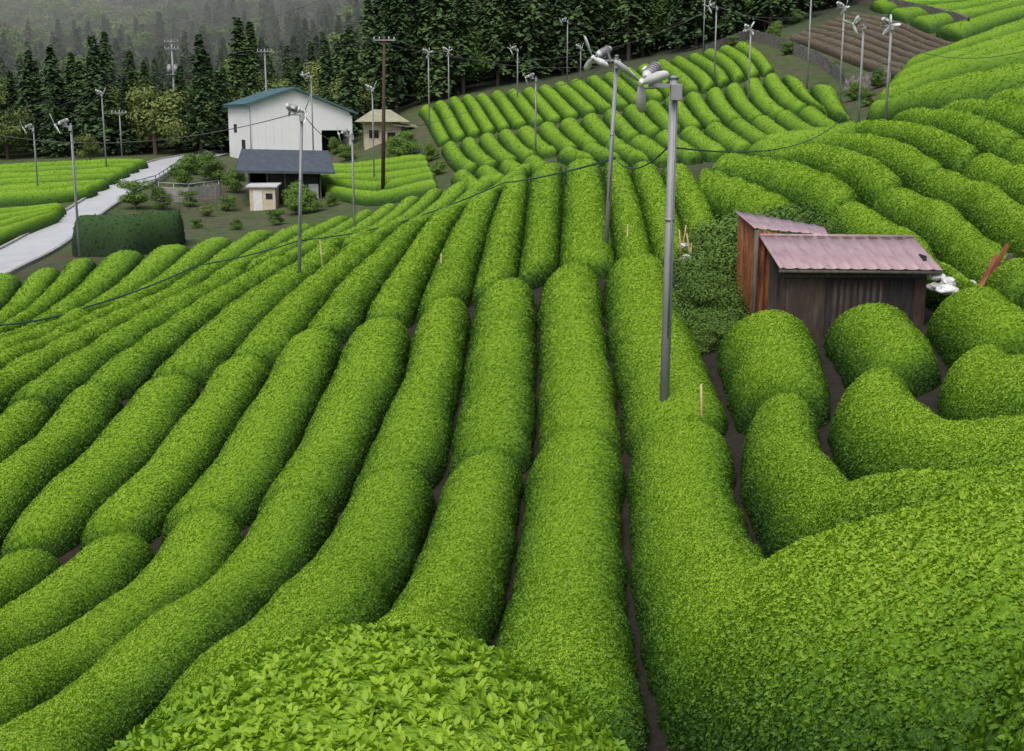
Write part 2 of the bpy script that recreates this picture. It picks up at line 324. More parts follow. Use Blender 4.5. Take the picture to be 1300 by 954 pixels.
block(N_,[[(855,328),(880,390),(905,440),(932,500)],[(765,332),(770,400),(785,470),(796,535)],[(682,350),(683,420),(682,500),(680,548)],[(600,370),(590,430),(575,510),(562,573)],
 [(525,395),(510,460),(470,530),(430,614)],[(440,412),(420,450),(370,550),(310,632)],[(350,440),(330,470),(260,570),(188,652)],[(262,465),(240,500),(160,590),(84,662)],
 [(165,482),(140,515),(60,590),(-20,675)],[(75,500),(40,540),(-40,610),(-100,655)],[(0,512),(-50,560),(-160,630)],[(-80,530),(-130,570),(-240,640)]],n=[1]*11,head=.22)
block(N_,[[(880,210),(905,250),(920,295)],[(765,202),(775,260),(785,320)],[(716,204),(713,260),(708,323)],[(672,216),(665,280),(655,341)],[(635,235),(612,300),(597,358)],
 [(590,252),(555,310),(525,381)],[(540,276),(500,330),(457,394)],[(495,292),(430,350),(373,421)],[(440,306),(360,370),(278,451)],[(380,320),(270,390),(175,468)],[(320,335),(200,405),(83,486)],
 [(260,350),(130,415),(-5,498)],[(200,368),(60,430),(-80,500)],[(130,388),(0,445),(-130,500)],[(70,403),(-40,445),(-170,495)],[(0,421),(-80,450),(-200,490)]],pitch=1.6,head=.1)
block(N_,[[(-180,450),(-80,345)],[(-70,430),(30,345)],[(20,410),(125,322)],[(200,364),(300,297)],[(350,323),(450,268)],[(500,286),(565,235)],[(600,250),(640,215)],[(640,232),(690,200)]],pitch=1.7)
FAR=dict(inset=.05,sec=2.0,H=.95)
block(N_,[[(412,206),(480,200),(540,192)],[(400,236),(470,252),(556,234)]],n=[5],**dict(FAR,inset=.08))
g1t=[(530,138),(620,118),(720,103),(850,75),(950,52)]; g1b=[(555,178),(650,156),(760,136),(890,110),(985,84)]
block(N_,[[a,b] for a,b in zip(g1t,g1b)],**FAR)
g2t=[(558,184),(653,162),(763,142),(893,116),(990,90),(1068,112)]; g2b=[(585,214),(685,191),(790,172),(920,150),(1030,130),(1085,150)]
block(N_,[[a,b] for a,b in zip(g2t,g2b)],**FAR)
block(N_,[[(705,192),(728,200)],[(795,176),(830,198)],[(922,154),(960,180)],[(1040,132),(1085,158)]],**FAR)
block(N_,[[(570,220),(590,238)],[(690,196),(700,204)]],**FAR)
E_=dict(H=1.0,inset=.04,sec=2.0)
block(N_,[[(885,240),(915,258),(945,290)],[(895,212),(960,228),(1038,264)],[(940,188),(1020,200),(1100,242)],[(1000,175),(1080,185),(1155,226)],[(1060,165),(1140,172),(1208,208)],
 [(1120,152),(1195,160),(1252,190)],[(1180,140),(1250,145),(1310,172)],[(1240,125),(1310,130),(1380,155)],[(1300,112),(1380,118),(1440,138)]],n=[1]*8,**E_)
block(N_,[[(1042,276),(1110,305),(1200,355)],[(1098,252),(1180,290),(1275,368)],[(1155,234),(1230,262),(1340,335)],[(1212,216),(1300,250),(1400,305)],[(1262,196),(1340,220),(1440,265)],[(1310,182),(1400,205),(1480,240)]],n=[1]*5,**E_)
block(N_,[[(1098,146),(1200,132),(1300,112),(1400,95)],[(1125,108),(1210,80),(1300,55),(1400,35)],[(1150,80),(1225,55),(1310,22),(1400,0)]],n=[3,2],H=1.4,endr=1.8,inset=.06,sec=2.0)
block(N_,[[(960,188),(1030,176),(1090,166)],[(975,170),(1040,160),(1090,150)]],n=[1],H=1.1)
block(N_,[[(1225,45),(1300,18),(1380,0)],[(1100,2),(1200,-8),(1300,-30)]],n=[4],H=1.3,inset=.06,sec=2.0)
block(N_,[[(908,405),(915,440),(938,500)],[(1036,392),(1052,430),(1062,484)]],n=[1],H=.86)
block(N_,[[(1042,388),(1062,420),(1090,458)],[(1168,384),(1185,405),(1205,432)],],n=[1],H=.86)
block(N_,[[(1174,376),(1195,400),(1222,428)],[(1285,362),(1310,380),(1345,405)],[(1390,355),(1420,370),(1460,395)]],n=[1,1],H=.86)
block(N_,[[(1047,490),(1062,540),(1120,576),(1200,588),(1300,572),(1400,560)],[(1160,452),(1185,490),(1218,514),(1300,508),(1400,500)]],n=[1],inset=.045,H=.86)
block(N_,[[(1184,446),(1200,485),(1225,506),(1300,504),(1400,496)],[(1290,418),(1305,432),(1340,442),(1430,440)],[(1400,405),(1420,415),(1500,415)]],n=[1,1],inset=.045,H=.86)
block(N_,[[(-150,216),(60,207),(190,203)],[(-150,262),(60,250),(112,243)]],n=[6],**dict(FAR,H=1.1,inset=.08))
block(N_,[[(-150,285),(0,266),(82,260)],[(-150,325),(0,300),(72,272)]],n=[4],**dict(FAR,H=1.1,inset=.08))
block('pruned_tea_rows',[[(1000,45),(1090,75),(1155,92)],[(1085,12),(1150,25),(1210,50)]],kind='brown',n=[8],H=0.7,inset=.08)
block('boxwood_hedge',[[(90,312),(160,312),(232,300)],[(100,300),(165,300),(232,290)]],kind='dark',n=[1],H=2.6)
def lin(p,q): return np.c_[np.linspace(p[0],q[0],80),np.linspace(p[1],q[1],80)]
buf=Buf(); add_row(buf,lin((-1.58,4.75),(-1.5,-1)),lin((0.74,4.6),(0.9,-1)),H=1.08,zf=lambda x,y:-2.56+0*x,endr=1.8,ext=0,sec=2.0); finish(buf,'tea_hedge')
buf=Buf(); add_row(buf,lin((1.30,4.3),(1.18,-1)),lin((3.6,5.0),(3.4,-1)),H=1.25,zf=lambda x,y:-2.52+0*x,endr=1.0,ext=0,sec=2.4); finish(buf,'tea_hedge')
# ---------------------------------------------------------------- ribbons (roads)
def ribbon(name,Lp,Rp,mat,off=0.07,n=60,m=8,kerb=True):
    L=resample([gp(*p)[:2] for p in Lp],np.linspace(0,1,n)); R=resample([gp(*p)[:2] for p in Rp],np.linspace(0,1,n))
    t=np.linspace(0,1,m)[None,:,None]; XY=L[:,None]*(1-t)+R[:,None]*t; Z=Gz(XY[...,0],XY[...,1])+off
    V=np.concatenate([XY,Z[...,None]],-1).reshape(-1,3); i=np.arange(n*m).reshape(n,m)
    f=np.stack([i[:-1,:-1],i[:-1,1:],i[1:,1:],i[1:,:-1]],-1).reshape(-1,4)
    o=mesh_obj(name,V.tolist(),f.tolist(),mat,smooth=True)
    if kerb:
        for E in (L,R):
            vs=[];fs=[];T=np.gradient(E,axis=0);T/=np.linalg.norm(T,axis=1)[:,None]+1e-9;Nn=np.c_[-T[:,1],T[:,0]]*0.12
            for k in range(n):
                for sgn,dz in((-1,-.3),(-1,.15),(1,.15),(1,-.3)):
                    q=E[k]+Nn[k]*sgn; vs.append((q[0],q[1],float(Gz(*E[k]))+off+dz))
            for k in range(n-1):
                for a in range(3): fs.append((4*k+a,4*k+a+1,4*k+a+5,4*k+a+4))
            mesh_obj('kerb',vs,fs,M_conc,o)
    return o
ribbon('farm_road',[(-60,345),(0,318),(60,285),(84,268),(104,255),(122,246),(160,222),(200,203),(262,192)],[(-60,385),(0,355),(60,328),(100,298),(128,272),(155,252),(195,236),(226,213),(288,197)],M_road,n=100)
# ---------------------------------------------------------------- frost fans
def head(par,top,yaw,tilt,scale=1.0,phase=0.3):
    e=bpy.data.objects.new('fan_head',None); link(e,par); e.location=top; e.rotation_euler=(0,tilt,yaw); e.scale=(scale,)*3
    cyl('motor',(-.2,0,.12),(.16,0,.12),.115,.115,M_steel,e); cyl('motor_cowl',(.16,0,.12),(.27,0,.12),.115,.06,M_whpl,e)
    for k in range(4): cyl('cooling_fin_%d'%(k+1),(-.16+k*.07,0,.12),(-.14+k*.07,0,.12),.13,.13,M_steel,e)
    cyl('motor_cap',(-.27,0,.12),(-.2,0,.12),.07,.11,M_whpl,e); cyl('shaft',(.27,0,.12),(.42,0,.12),.025,.025,M_steel,e)
    cyl('hub',(.40,0,.12),(.5,0,.12),.075,.04,M_whpl,e); box('mount',(0,0,-.02),(.3,.12,.05),M_steel,e)
    box('bracket',(-.05,.12,-.06),(.08,.03,.3),M_steel,e); box('terminal_box',(-.02,-.14,.14),(.14,.08,.12),M_whpl,e,bev=.01)
    for k in range(3):
        a=phase+k*2*math.pi/3; vs=[];rs=[(.05,.04,.55),(.2,.085,.5),(.4,.105,.35),(.58,.08,.25),(.65,.03,.2)]
        for r,w,tw in rs:
            for sg in(-1,1):
                yy=sg*w*math.cos(tw); xx=.45+sg*w*math.sin(tw)*0.8
                vs.append((xx,yy*math.cos(a)-r*math.sin(a),.12+yy*math.sin(a)+r*math.cos(a)))
        fs=[(2*i,2*i+1,2*i+3,2*i+2) for i in range(4)]
        o=mesh_obj('blade_%d'%(k+1),vs,fs,M_whpl,e,smooth=True); s=o.modifiers.new('s','SOLIDIFY'); s.thickness=.012
def fan_pole(ub,vb,vt,yaw=0.0,tilt=0.5,r=0.075,heads=1,ut=None,sc=1.0,ph=.3):
    p=cast(ub,vb); x,y=p; z0=float(Gz(x,y)); b,s=ray(ut or ub,vt); zt=s*y
    x2=b*y if ut else x
    par=empty('frost_fan_pole',(x,y,z0)); h=zt-z0; top=(x2-x,0,h)
    cyl('pole',(0,0,-.5),top,r,r*.85,M_steel,par); cyl('pole_cap',(top[0],0,h),(top[0],0,h+.05),r*1.1,r*.6,M_steel,par)
    box('bracket_arm',(top[0]-.18,-.02,h-.12),(.55,.07,.07),M_steel,par)
    box('junction_box',(top[0]+.02,-r-.08,h-.24),(.2,.13,.28),M_steel,par,bev=.01)
    cyl('conduit',(top[0]+.02,-r-.02,h-.4),(top[0]*.3+.02,-r-.02,h*.3),.016,.016,M_steel,par,6)
    cyl('pole_band',(top[0]*.62,0,h*.62),(top[0]*.62,0,h*.62+.05),r*1.06,r*1.06,M_steel,par)
    head(par,(top[0]-.38,0,h+.02),yaw,tilt,sc,ph)
    return Vector((x2,y,zt))
T={}
T[1]=fan_pole(843,506,100,yaw=math.radians(235),tilt=.5,r=.09,ut=856,sc=.92,ph=.8)
T[2]=fan_pole(768,300,72,yaw=math.radians(215),tilt=.4,ut=783,sc=1.1,ph=.1)
T[3]=fan_pole(378,343,142,yaw=math.radians(20),tilt=.3,ut=383,sc=1.1)
T[4]=fan_pole(450,290,170,yaw=math.radians(190),tilt=.3)
for i,(a) in enumerate([(680,187,98,200),(950,125,36,20),(907,97,8,200),(1066,125,8,30),(1090,153,30,200),(1125,145,30,20),(720,97,26,200),(135,212,118,10),(48,238,162,190),(101,320,158,200),(545,158,66,20),(475,225,112,10),(398,200,96,190),(737,97,60,20),(657,125,62,200),(570,140,64,20),(1025,105,-10,20),(893,60,-15,200)]):
    T[5+i]=fan_pole(a[0],a[1],a[2],yaw=math.radians(a[3]+random.uniform(-25,25)),tilt=.4,r=.08,sc=1.15,ph=random.uniform(0,2))
def util_pole(ub,vb,vt,mat,arms=2,tr=False,r=.16,lean=0):
    p=cast(ub,vb,HH); x,y=p; z0=float(Gz(x,y)); zt=ray(ub,vt)[1]*y; h=zt-z0; par=empty('utility_pole',(x,y,z0))
    cyl('pole',(0,0,-.5),(lean,0,h),r,r*.65,mat,par)
    for k in range(arms):
        zz=h-.35-k*.9; box('crossarm_%d'%(k+1),(lean,-.18,zz),(1.9,.1,.1),M_steel,par)
        for q in(-.85,-.4,.4,.85): cyl('insulator',(lean+q,-.18,zz+.05),(lean+q,-.18,zz+.27),.05,.035,M_whpl,par,8)
    if tr:
        for sx_ in(-.42,.42):
            cyl('transformer',(sx_,-.2,h-4.4),(sx_,-.2,h-3.3),.3,.3,M_steel,par); cyl('transformer_lid',(sx_,-.2,h-3.3),(sx_,-.2,h-3.18),.32,.14,M_steel,par)
        box('transformer_platform',(0,-.2,h-4.5),(1.6,.4,.1),M_steel,par)
    return Vector((x+lean,y,zt))
U={}
U[1]=util_pole(225,192,50,M_steel,2,True,.19)
U[2]=util_pole(486,248,46,M_brpole,1,False,.19,lean=.4)
U[3]=util_pole(341,195,62,M_steel,1,False,.13)
U[4]=util_pole(155,200,140,M_steel,1,False,.1)
def wire(name,a,b,sag,r,mat):
    cu=bpy.data.curves.new(name,'CURVE'); cu.dimensions='3D'; cu.bevel_depth=r; cu.bevel_resolution=1; s=cu.splines.new('POLY'); s.points.add(23)
    for i in range(24):
        t=i/23; p=a.lerp(b,t); s.points[i].co=(p.x,p.y,p.z-sag*4*t*(1-t),1)
    cu.materials.append(mat); return link(bpy.data.objects.new(name,cu))
dz=lambda p,z:p+Vector((0,0,z))
for a,b,sg in [(U[1],P(-120,175,95),1.5),(dz(U[1],-1),P(-120,190,95),1.5),(U[1],U[3],.8),(U[3],U[2],1.2),(U[2],T[6],3),(dz(U[2],-.6),T[7],3),(T[9],T[6],1),(T[8],T[7],1),(T[2],T[5],.8),(T[1],T[2],.5),(T[4],T[5],1),(T[3],T[4],.8),(T[3],P(-60,160,60),1),(T[11],T[7],2),(U[2],U[1],1.8),(P(1320,-10,120),T[7],3),(P(1320,60,60),T[9],1.2),(T[13],T[12],.8),(dz(U[1],-.3),P(500,-40,130),1)]:
    wire('overhead_wire',a,b,sg,.018,M_wire)
def lay(p,h): 
    q=cast(*p); return Vector((q[0],q[1],float(Sz(*q))+h))
cps=[(0,417,.12),(110,394,.12),(250,345,.3),(380,315,.4)]
pts=[lay((u,v),h) for u,v,h in cps]+[P(500,285,76),P(640,232,70),dz(T[2],-3.2)]
for k in range(len(pts)-1): wire('fan_power_cable',pts[k],pts[k+1],.12,.035,M_cable)
wire('fan_power_cable',dz(T[2],-3.2),dz(T[1],-1.1),.4,.018,M_cable)
wire('fan_power_cable',dz(T[1],-1.2),dz(T[9],-4.5),1.2,.018,M_cable)
for (u,v,vt,lean) in [(411,340,305,-.12),(893,512,488,-.05),(795,300,285,.05),(560,330,322,0)]:
    q=cast(u,v); z=float(Gz(*q)); zt=ray(u,vt)[1]*q[1]; cyl('bamboo_stake',(q[0],q[1],z),(q[0]+lean,q[1],zt),.022,.018,M_bamb)
# ---------------------------------------------------------------- buildings
def prism(name,poly,y0,y1,mat,par):
    n=len(poly); vs=[(x,y0,z) for x,z in poly]+[(x,y1,z) for x,z in poly]
    fs=[tuple(range(n)),tuple(range(2*n-1,n-1,-1))]+[(i,n+i,n+(i+1)%n,(i+1)%n) for i in range(n)]
    return mesh_obj(name,vs,fs,mat,par)
h0=gp(318,206)
hs=empty('white_warehouse',h0); hs.rotation_euler=(0,0,math.radians(24))
Wd,Dp=12.4,11.5; eL,pk,eR=6.5,8.3,5.6; px=5.4
def rz(x): return eL+(pk-eL)*x/px if x<px else pk+(eR-pk)*(x-px)/(Wd-px)
prism('front_wall',[(0,-1.5),(8.6,-1.5),(8.6,rz(8.6)),(px,pk),(0,eL)],0,.2,M_white,hs)
prism('front_wall_over_opening',[(8.6,3.6),(Wd-.3,3.6),(Wd-.3,rz(Wd-.3)),(8.6,rz(8.6))],0.004,.2,M_white,hs)
box('corner_post',(Wd-.15,.1,1.9),(.3,.25,6.8),M_white,hs)
prism('back_wall',[(0,-1.5),(Wd,-1.5),(Wd,eR),(px,pk),(0,eL)],Dp-.2,Dp,M_white,hs)
box('side_wall_left',(.1,Dp/2,2.5),(.196,Dp-.41,7.98),M_white,hs); box('side_wall_right',(Wd-.1,Dp/2+.2,2.05),(.196,Dp-.8,7.1),M_white,hs)
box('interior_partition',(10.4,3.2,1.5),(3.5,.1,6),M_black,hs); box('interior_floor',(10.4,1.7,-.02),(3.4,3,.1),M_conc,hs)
for k in range(3): box('stored_crate_%d'%(k+1),(9.4+k*.95,1.2+.3*k,.5),(.8,.7,.9+.2*k),M_wood,hs)
for (x0,x1) in((-.5,px),(px,Wd+.6)):
    za=rz(x0) if x0>0 else eL-.5*(pk-eL)/px; zb=rz(x1); a=math.atan2(zb-za,x1-x0); L=math.hypot(x1-x0,zb-za)
    box('roof_slope',((x0+x1)/2,Dp/2,(za+zb)/2+.16),(L,Dp+1.2,.24),M_teal,hs,rot=(0,-a,0))
box('door',(1.2,-.03,.2),(1.1,.05,2.2),M_black,hs); box('eave_gutter',(-.45,Dp/2,eL-.15),(.14,Dp+.8,.14),M_teal,hs)
box('side_window',(-.02,7.5,3.8),(.05,1.6,1.0),M_black,hs)
for k in range(1,9): box('siding_seam',(k*.95,-.012,2.6),(.02,.02,7.4),M_whpl,hs)
box('side_door',(-.03,3.2,.9),(.05,1.8,3.2),M_black,hs); cyl('downpipe',(.1,-.1,-1),(.1,-.1,eL-.2),.05,.05,M_steel,hs,8)
b0=gp(318,262); bn=empty('timber_barn',b0); bn.rotation_euler=(0,0,math.radians(12)); s=b0.y/F
w=88*s;dd=5.5;hh=3.2
box('back_wall',(w/2,dd,hh/2),(w,.12,hh+1),M_dwood,bn); box('side_wall',(0,dd/2,hh/2),(.12,dd-.2,hh+1),M_dwood,bn); box('side_wall_right',(w,dd/2,hh/2),(.12,dd-.2,hh+1),M_dwood,bn)
box('front_panel',(w*.62,0.02,hh*.55),(w*.7,.1,hh*.95),M_dwood,bn)
for q in(0,.25,.5,.75,1): box('post',(w*q,-.12,hh/2),(.14,.14,hh+.6),M_wood,bn)
mesh_obj('roof',[(-1.2,-1.4,hh+.1),(w+1.3,-1.4,hh-.1),(w+1.0,dd*.5,hh+1.7),(-.6,dd*.5,hh+1.9),(w+1.3,dd+.8,hh-.1),(-1.2,dd+.8,hh+.1),
 (-1.2,-1.4,hh-.12),(w+1.3,-1.4,hh-.32),(w+1.3,dd+.8,hh-.32),(-1.2,dd+.8,hh-.12)],[(0,1,2,3),(3,2,4,5),(0,3,5,9,6),(1,7,8,4,2),(0,6,7,1),(5,4,8,9),(9,8,7,6)],M_droof,bn)
box('white_door',(w*.9,-.07,1),(.9,.05,1.9),M_whpl,bn)
q=gp(318,268); st=empty('storage_hut',q)
box('walls',(1.1,1,1),(2.3,1.8,2.3),M_beige,st); box('roof',(1.1,1,2.25),(2.8,2.3,.14),M_whpl,st,rot=(.08,0,0)); box('door',(.7,.08,.9),(.8,.04,1.8),M_whpl,st); box('window',(1.7,.08,1.3),(.6,.04,.5),M_black,st)
q=gp(462,192); bh=empty('farm_cottage',q); bh.rotation_euler=(0,0,.15)
box('walls',(2.2,2,1.4),(4.2,3.6,4.0),M_beige,bh)
mesh_obj('hip_roof',[(-.9,-1,3.3),(5.3,-1,3.3),(5.3,5,3.3),(-.9,5,3.3),(1.2,2,4.7),(3.2,2,4.7)],[(0,1,5,4),(1,2,5),(2,3,4,5),(3,0,4),(3,2,1,0)],M_olroof,bh)
box('window',(1.2,.18,1.9),(1.1,.05,.9),M_black,bh); box('door',(3.2,.18,1.1),(.9,.05,2),M_dwood,bh); box('awning',(4.9,.2,2.9),(3,2,.1),M_olroof,bh,rot=(.1,.1,0))
def rail(name,pts,h,nb,mat):
    W_=[gp(*p) for p in pts]; par=empty(name,W_[0]); 
    for i in range(len(W_)-1):
        a=W_[i]-W_[0]; b=W_[i+1]-W_[0]
        for zz in ((h,h*.6,h*.2) if nb==3 else (h,)): cyl('rail',dz(a,zz),dz(b,zz),.05,.05,mat,par,8)
        m_=max(2,int((b-a).length/1.8))
        for k in range(m_+1): pp=a.lerp(b,k/m_); cyl('post',dz(pp,-.3),dz(pp,h+.05),.05,.05,mat,par,8)
rail('guard_rail',[(236,190),(262,188),(284,184)],1.0,3,M_whpl)
rail('guard_rail',[(168,243),(198,235),(218,222),(234,210)],.9,3,M_steel)
rail('yard_fence',[(202,247),(240,249),(278,244)],1.1,3,M_steel)
def wallseg(name,pts,h,t,mat,base=-.6):
    vs=[];fs=[];W_=[]
    for i in range(len(pts)-1):
        for k in range(16): 
            u=pts[i][0]+(pts[i+1][0]-pts[i][0])*k/16; v=pts[i][1]+(pts[i+1][1]-pts[i][1])*k/16; W_.append(gp(u,v))
    W_.append(gp(*pts[-1]))
    for p in W_:
        hj=h+random.uniform(-.05,.05)*h
        for dy,z in((0,base),(0,hj),(t,hj),(t,base)): vs.append((p.x+random.uniform(-.03,.03),p.y+dy,p.z+z))
    for k in range(len(W_)-1):
        for a in range(3): fs.append((4*k+a,4*k+a+1,4*k+a+5,4*k+a+4)[::-1])
    return mesh_obj(name,vs,fs,mat)
wallseg('retaining_wall',[(200,256),(240,257),(280,252)],1.3,.3,M_conc)
wallseg('stone_wall',[(895,72),(950,50),(985,60),(1040,85),(1072,108)],1.3,.5,M_stone)
wallseg('stone_wall',[(1072,118),(1100,112),(1130,104)],1.2,.5,M_stone)
wallseg('stone_wall',[(1090,6),(1150,18),(1215,36),(1230,44)],1.6,.5,M_stone)
wallseg('stone_wall',[(1040,62),(1090,82),(1125,92)],.8,.4,M_stone)
tg=gp(205,268); tr=empty('garden_trellis',tg)
for k in range(8): cyl('stake',(k*.8,0,0),(k*.8+.03,0,1.4),.03,.025,M_wood,tr,6)
cyl('cross_bar',(0,0,1.25),(5.6,0,1.3),.03,.03,M_wood,tr,6); cyl('cross_bar_low',(0,0,.7),(5.6,0,.7),.03,.03,M_wood,tr,6)
# ---------------------------------------------------------------- tin shed
def corr(name,c,mat,par,nw,amp=.025,per=8,pw=1.0):
    a,b,c_,d=[Vector(x) for x in c]; n=nw*per; nr=(b-a).cross(d-a).normalized(); vs=[];fs=[]
    if nr.z<0 : nr=-nr
    for i in range(n+1):
        t=i/n; o=nr*amp*(abs(0.5+0.5*math.sin(2*math.pi*i/per))**pw)
        for s_ in (0,.33,.66,1): vs.append(a.lerp(b,t).lerp(d.lerp(c_,t),s_)+o)
    for i in range(n):
        for k in range(3): fs.append((4*i+k,4*i+k+1,4*i+k+5,4*i+k+4))
    o=mesh_obj(name,vs,fs,mat,par,smooth=True); m_=o.modifiers.new('s','SOLIDIFY'); m_.thickness=.012; return o
sh=empty('tin_shed')
fl=P(990,341,27); fr=P(1197,343,27); bl=P(964,300,28.9); br=P(1160,302,28.9); zg=float(Gz(fl.x,27))-.3
corr('front_roof',(bl,br,fr,fl),M_mauve,sh,12,.022,per=10,pw=4)
cyl('ridge_trim',dz(bl,.02),dz(br,.02),.04,.04,M_mauve,sh)
cyl('eave_beam',dz(fl,-.06)+Vector((0,.06,0)),dz(fr,-.06)+Vector((0,.06,0)),.05,.05,M_wood,sh)
x0=fl.x+.15; x1=fr.x-.25; yf=27.4; yb=28.8; zt=fl.z+.02
box('front_wall',((x0+x1)/2,yf,(zg+zt)/2),(x1-x0,.06,zt-zg),M_dwood,sh)
for k in range(11): box('front_plank',(x0+.1+k*(x1-x0-.2)/10,yf-.045,(zg+zt)/2-.1),(random.uniform(.16,.3),.025,zt-zg-.3),random.choice([M_dwood,M_rustd,M_dwood]),sh,rot=(0,random.uniform(-.015,.015),0))
box('lintel_board',((x0+x1)/2,yf-.08,zt-.22),(x1-x0,.03,.07),M_wood,sh)
corr('front_rust_sheet',((x0+1.05,yf-.07,zt-.32),(x0+2.2,yf-.07,zt-.3),(x0+2.2,yf-.07,zg),(x0+1.05,yf-.07,zg)),M_rustd,sh,8)
box('front_grey_panel',(x0+.5,yf-.08,(zg+zt)/2-.1),(.85,.03,zt-zg-.3),M_rustd,sh)
box('right_wall',(x1,(yf+yb)/2,(zg+zt)/2+.1),(.06,yb-yf-.08,zt-zg+.2),M_dwood,sh)
box('rear_wall',((x0+x1)/2,yb,(zg+bl.z)/2),(x1-x0,.06,bl.z-zg-.08),M_wood,sh)
A1=P(958,290,28.95);A2=P(1052,299,28.95);A3=P(1046,288,31.6);A4=P(932,268,31.6)
corr('rear_roof',(A4,A3,A2,A1),M_mauve,sh,7,.02,per=10,pw=4)
corr('rust_side_wall',(dz(A4,-.03)+Vector((.08,0,0)),dz(A1,-.03)+Vector((.08,0,0)),(A1.x+.08,A1.y,zg),(A4.x+.08,A4.y,zg)),M_rust,sh,14,.05)
corr('rust_front_wall',(dz(A1,-.05)+Vector((.08,.05,0)),(x0+.25,28.97,A1.z-.12),(x0+.25,28.97,zg),(A1.x+.08,28.98,zg)),M_rust,sh,4,.04)
box('rear_back_wall',((A3.x+A4.x)/2,31.55,(zg+A3.z)/2-.1),(A3.x-A4.x-.2,.06,A3.z-zg-.1),M_wood,sh)
cyl('corner_post',(A1.x+.05,28.9,zg),(A1.x+.05,28.9,A1.z-.04),.05,.05,M_wood,sh)
def lump(name,c,s,mat,seed):
    bm=bmesh.new(); bmesh.ops.create_icosphere(bm,subdivisions=3,radius=1)
    pr=np.array([v.co[:] for v in bm.verts]); dd_=wob(pr,3.5,seed)*.35+wob(pr,9,seed+5)*.18
    for v,d_ in zip(bm.verts,dd_): v.co=Vector((v.co.x*s[0],v.co.y*s[1],v.co.z*s[2]))*(1+d_)
    me=bpy.data.meshes.new(name); bm.to_mesh(me); bm.free(); me.materials.append(mat)
    o=link(bpy.data.objects.new(name,me)); o.location=c; o.rotation_euler=(0,0,seed); return o
for i,(u,v,d,sx_) in enumerate([(1190,352,27.2,.17),(1204,358,27,.2),(1221,362,26.8,.2),(1203,368,26.6,.22),(1222,373,26.4,.18),(1240,370,26.6,.16),(1186,364,26.9,.16),(1214,350,27.5,.12),(1232,360,26.9,.13),(870,312,38,.17),(866,330,36,.14),(876,345,34,.11),(872,326,37,.13)]):
    lump('plastic_sack',P(u,v,d),(sx_*1.1,sx_*.8,sx_*.5),M_conc if i%4==2 else M_whpl,i)
for i,(a,b_,r_) in enumerate([((1248,372),(1275,318),.06),((1256,374),(1280,330),.05),((1240,374),(1262,332),.05),((1236,378),(1270,352),.04),((1250,378),(1292,372),.05),((1205,384),(1260,378),.05)]):
    p0=P(*a,26.3);p1=P(*b_,26.3+.4*i/4); m_=(p0+p1)/2; L=(p1-p0).length; o=box('wooden_plank',m_,(.14,.04,L+.3),M_wood if i%2 else M_rust); o.rotation_euler=(p1-p0).to_track_quat('Z','Y').to_euler()
for i,(u,v,d) in enumerate([(858,318,37),(866,306,38),(874,322,37),(864,300,38),(878,310,37)]):
    cyl('bamboo_stake',P(u,v+28,d),P(u+random.uniform(-10,10),v-14,d),.03,.02,M_bamb)
# ---------------------------------------------------------------- trees
def leafcard(vs,fs,p,nrm,s,r):
    a=Vector(nrm).orthogonal().normalized(); b=Vector(nrm).normalized().cross(a); t=r.uniform(0,6.28); a,b=a*math.cos(t)+b*math.sin(t),b*math.cos(t)-a*math.sin(t)
    k=len(vs); w=s*r.uniform(.45,.7)
    vs+= [p-a*s,p+b*w*.9-a*s*.1,p+a*s,p-b*w]; fs.append((k,k+1,k+2,k+3))
def conifer(seed,wide=.17,mat=M_con):
    r=random.Random(seed); vs=[];fs=[]; tf=0
    n=7
    for z,rr in((0,.016),(.5,.010),(1,.002)):
        for k in range(n): vs.append(Vector((rr*math.cos(k*6.283/n),rr*math.sin(k*6.283/n),z)))
    for l in range(2):
        for k in range(n): fs.append((l*n+k,l*n+(k+1)%n,(l+1)*n+(k+1)%n,(l+1)*n+k)); tf+=1
    start=r.uniform(.06,.16)
    for i in range(44):
        z=start+(1-start)*(i/44)**.95; R=wide*(1-((z-start)/(1-start))**1.35)*r.uniform(.75,1.15)+.008
        for k in range(r.randint(6,8)):
            az=r.uniform(0,6.283); Rk=R*r.uniform(.6,1.15); d=Vector((math.cos(az),math.sin(az),0))
            for q in range(6):
                f=(q+1)/6; p=d*Rk*f+Vector((r.uniform(-.014,.014),r.uniform(-.014,.014),z+.02*f-.055*f*f+r.uniform(-.012,.012)))
                leafcard(vs,fs,p,(d.x*.5+r.uniform(-.5,.5),d.y*.5+r.uniform(-.5,.5),1),.022*r.uniform(.7,1.3),r)
    me=bpy.data.meshes.new('cedar'); me.from_pydata([tuple(v) for v in vs],[],fs); me.materials.append(M_bark); me.materials.append(mat)
    me.polygons.foreach_set('material_index',[0]*tf+[1]*(len(fs)-tf)); return me
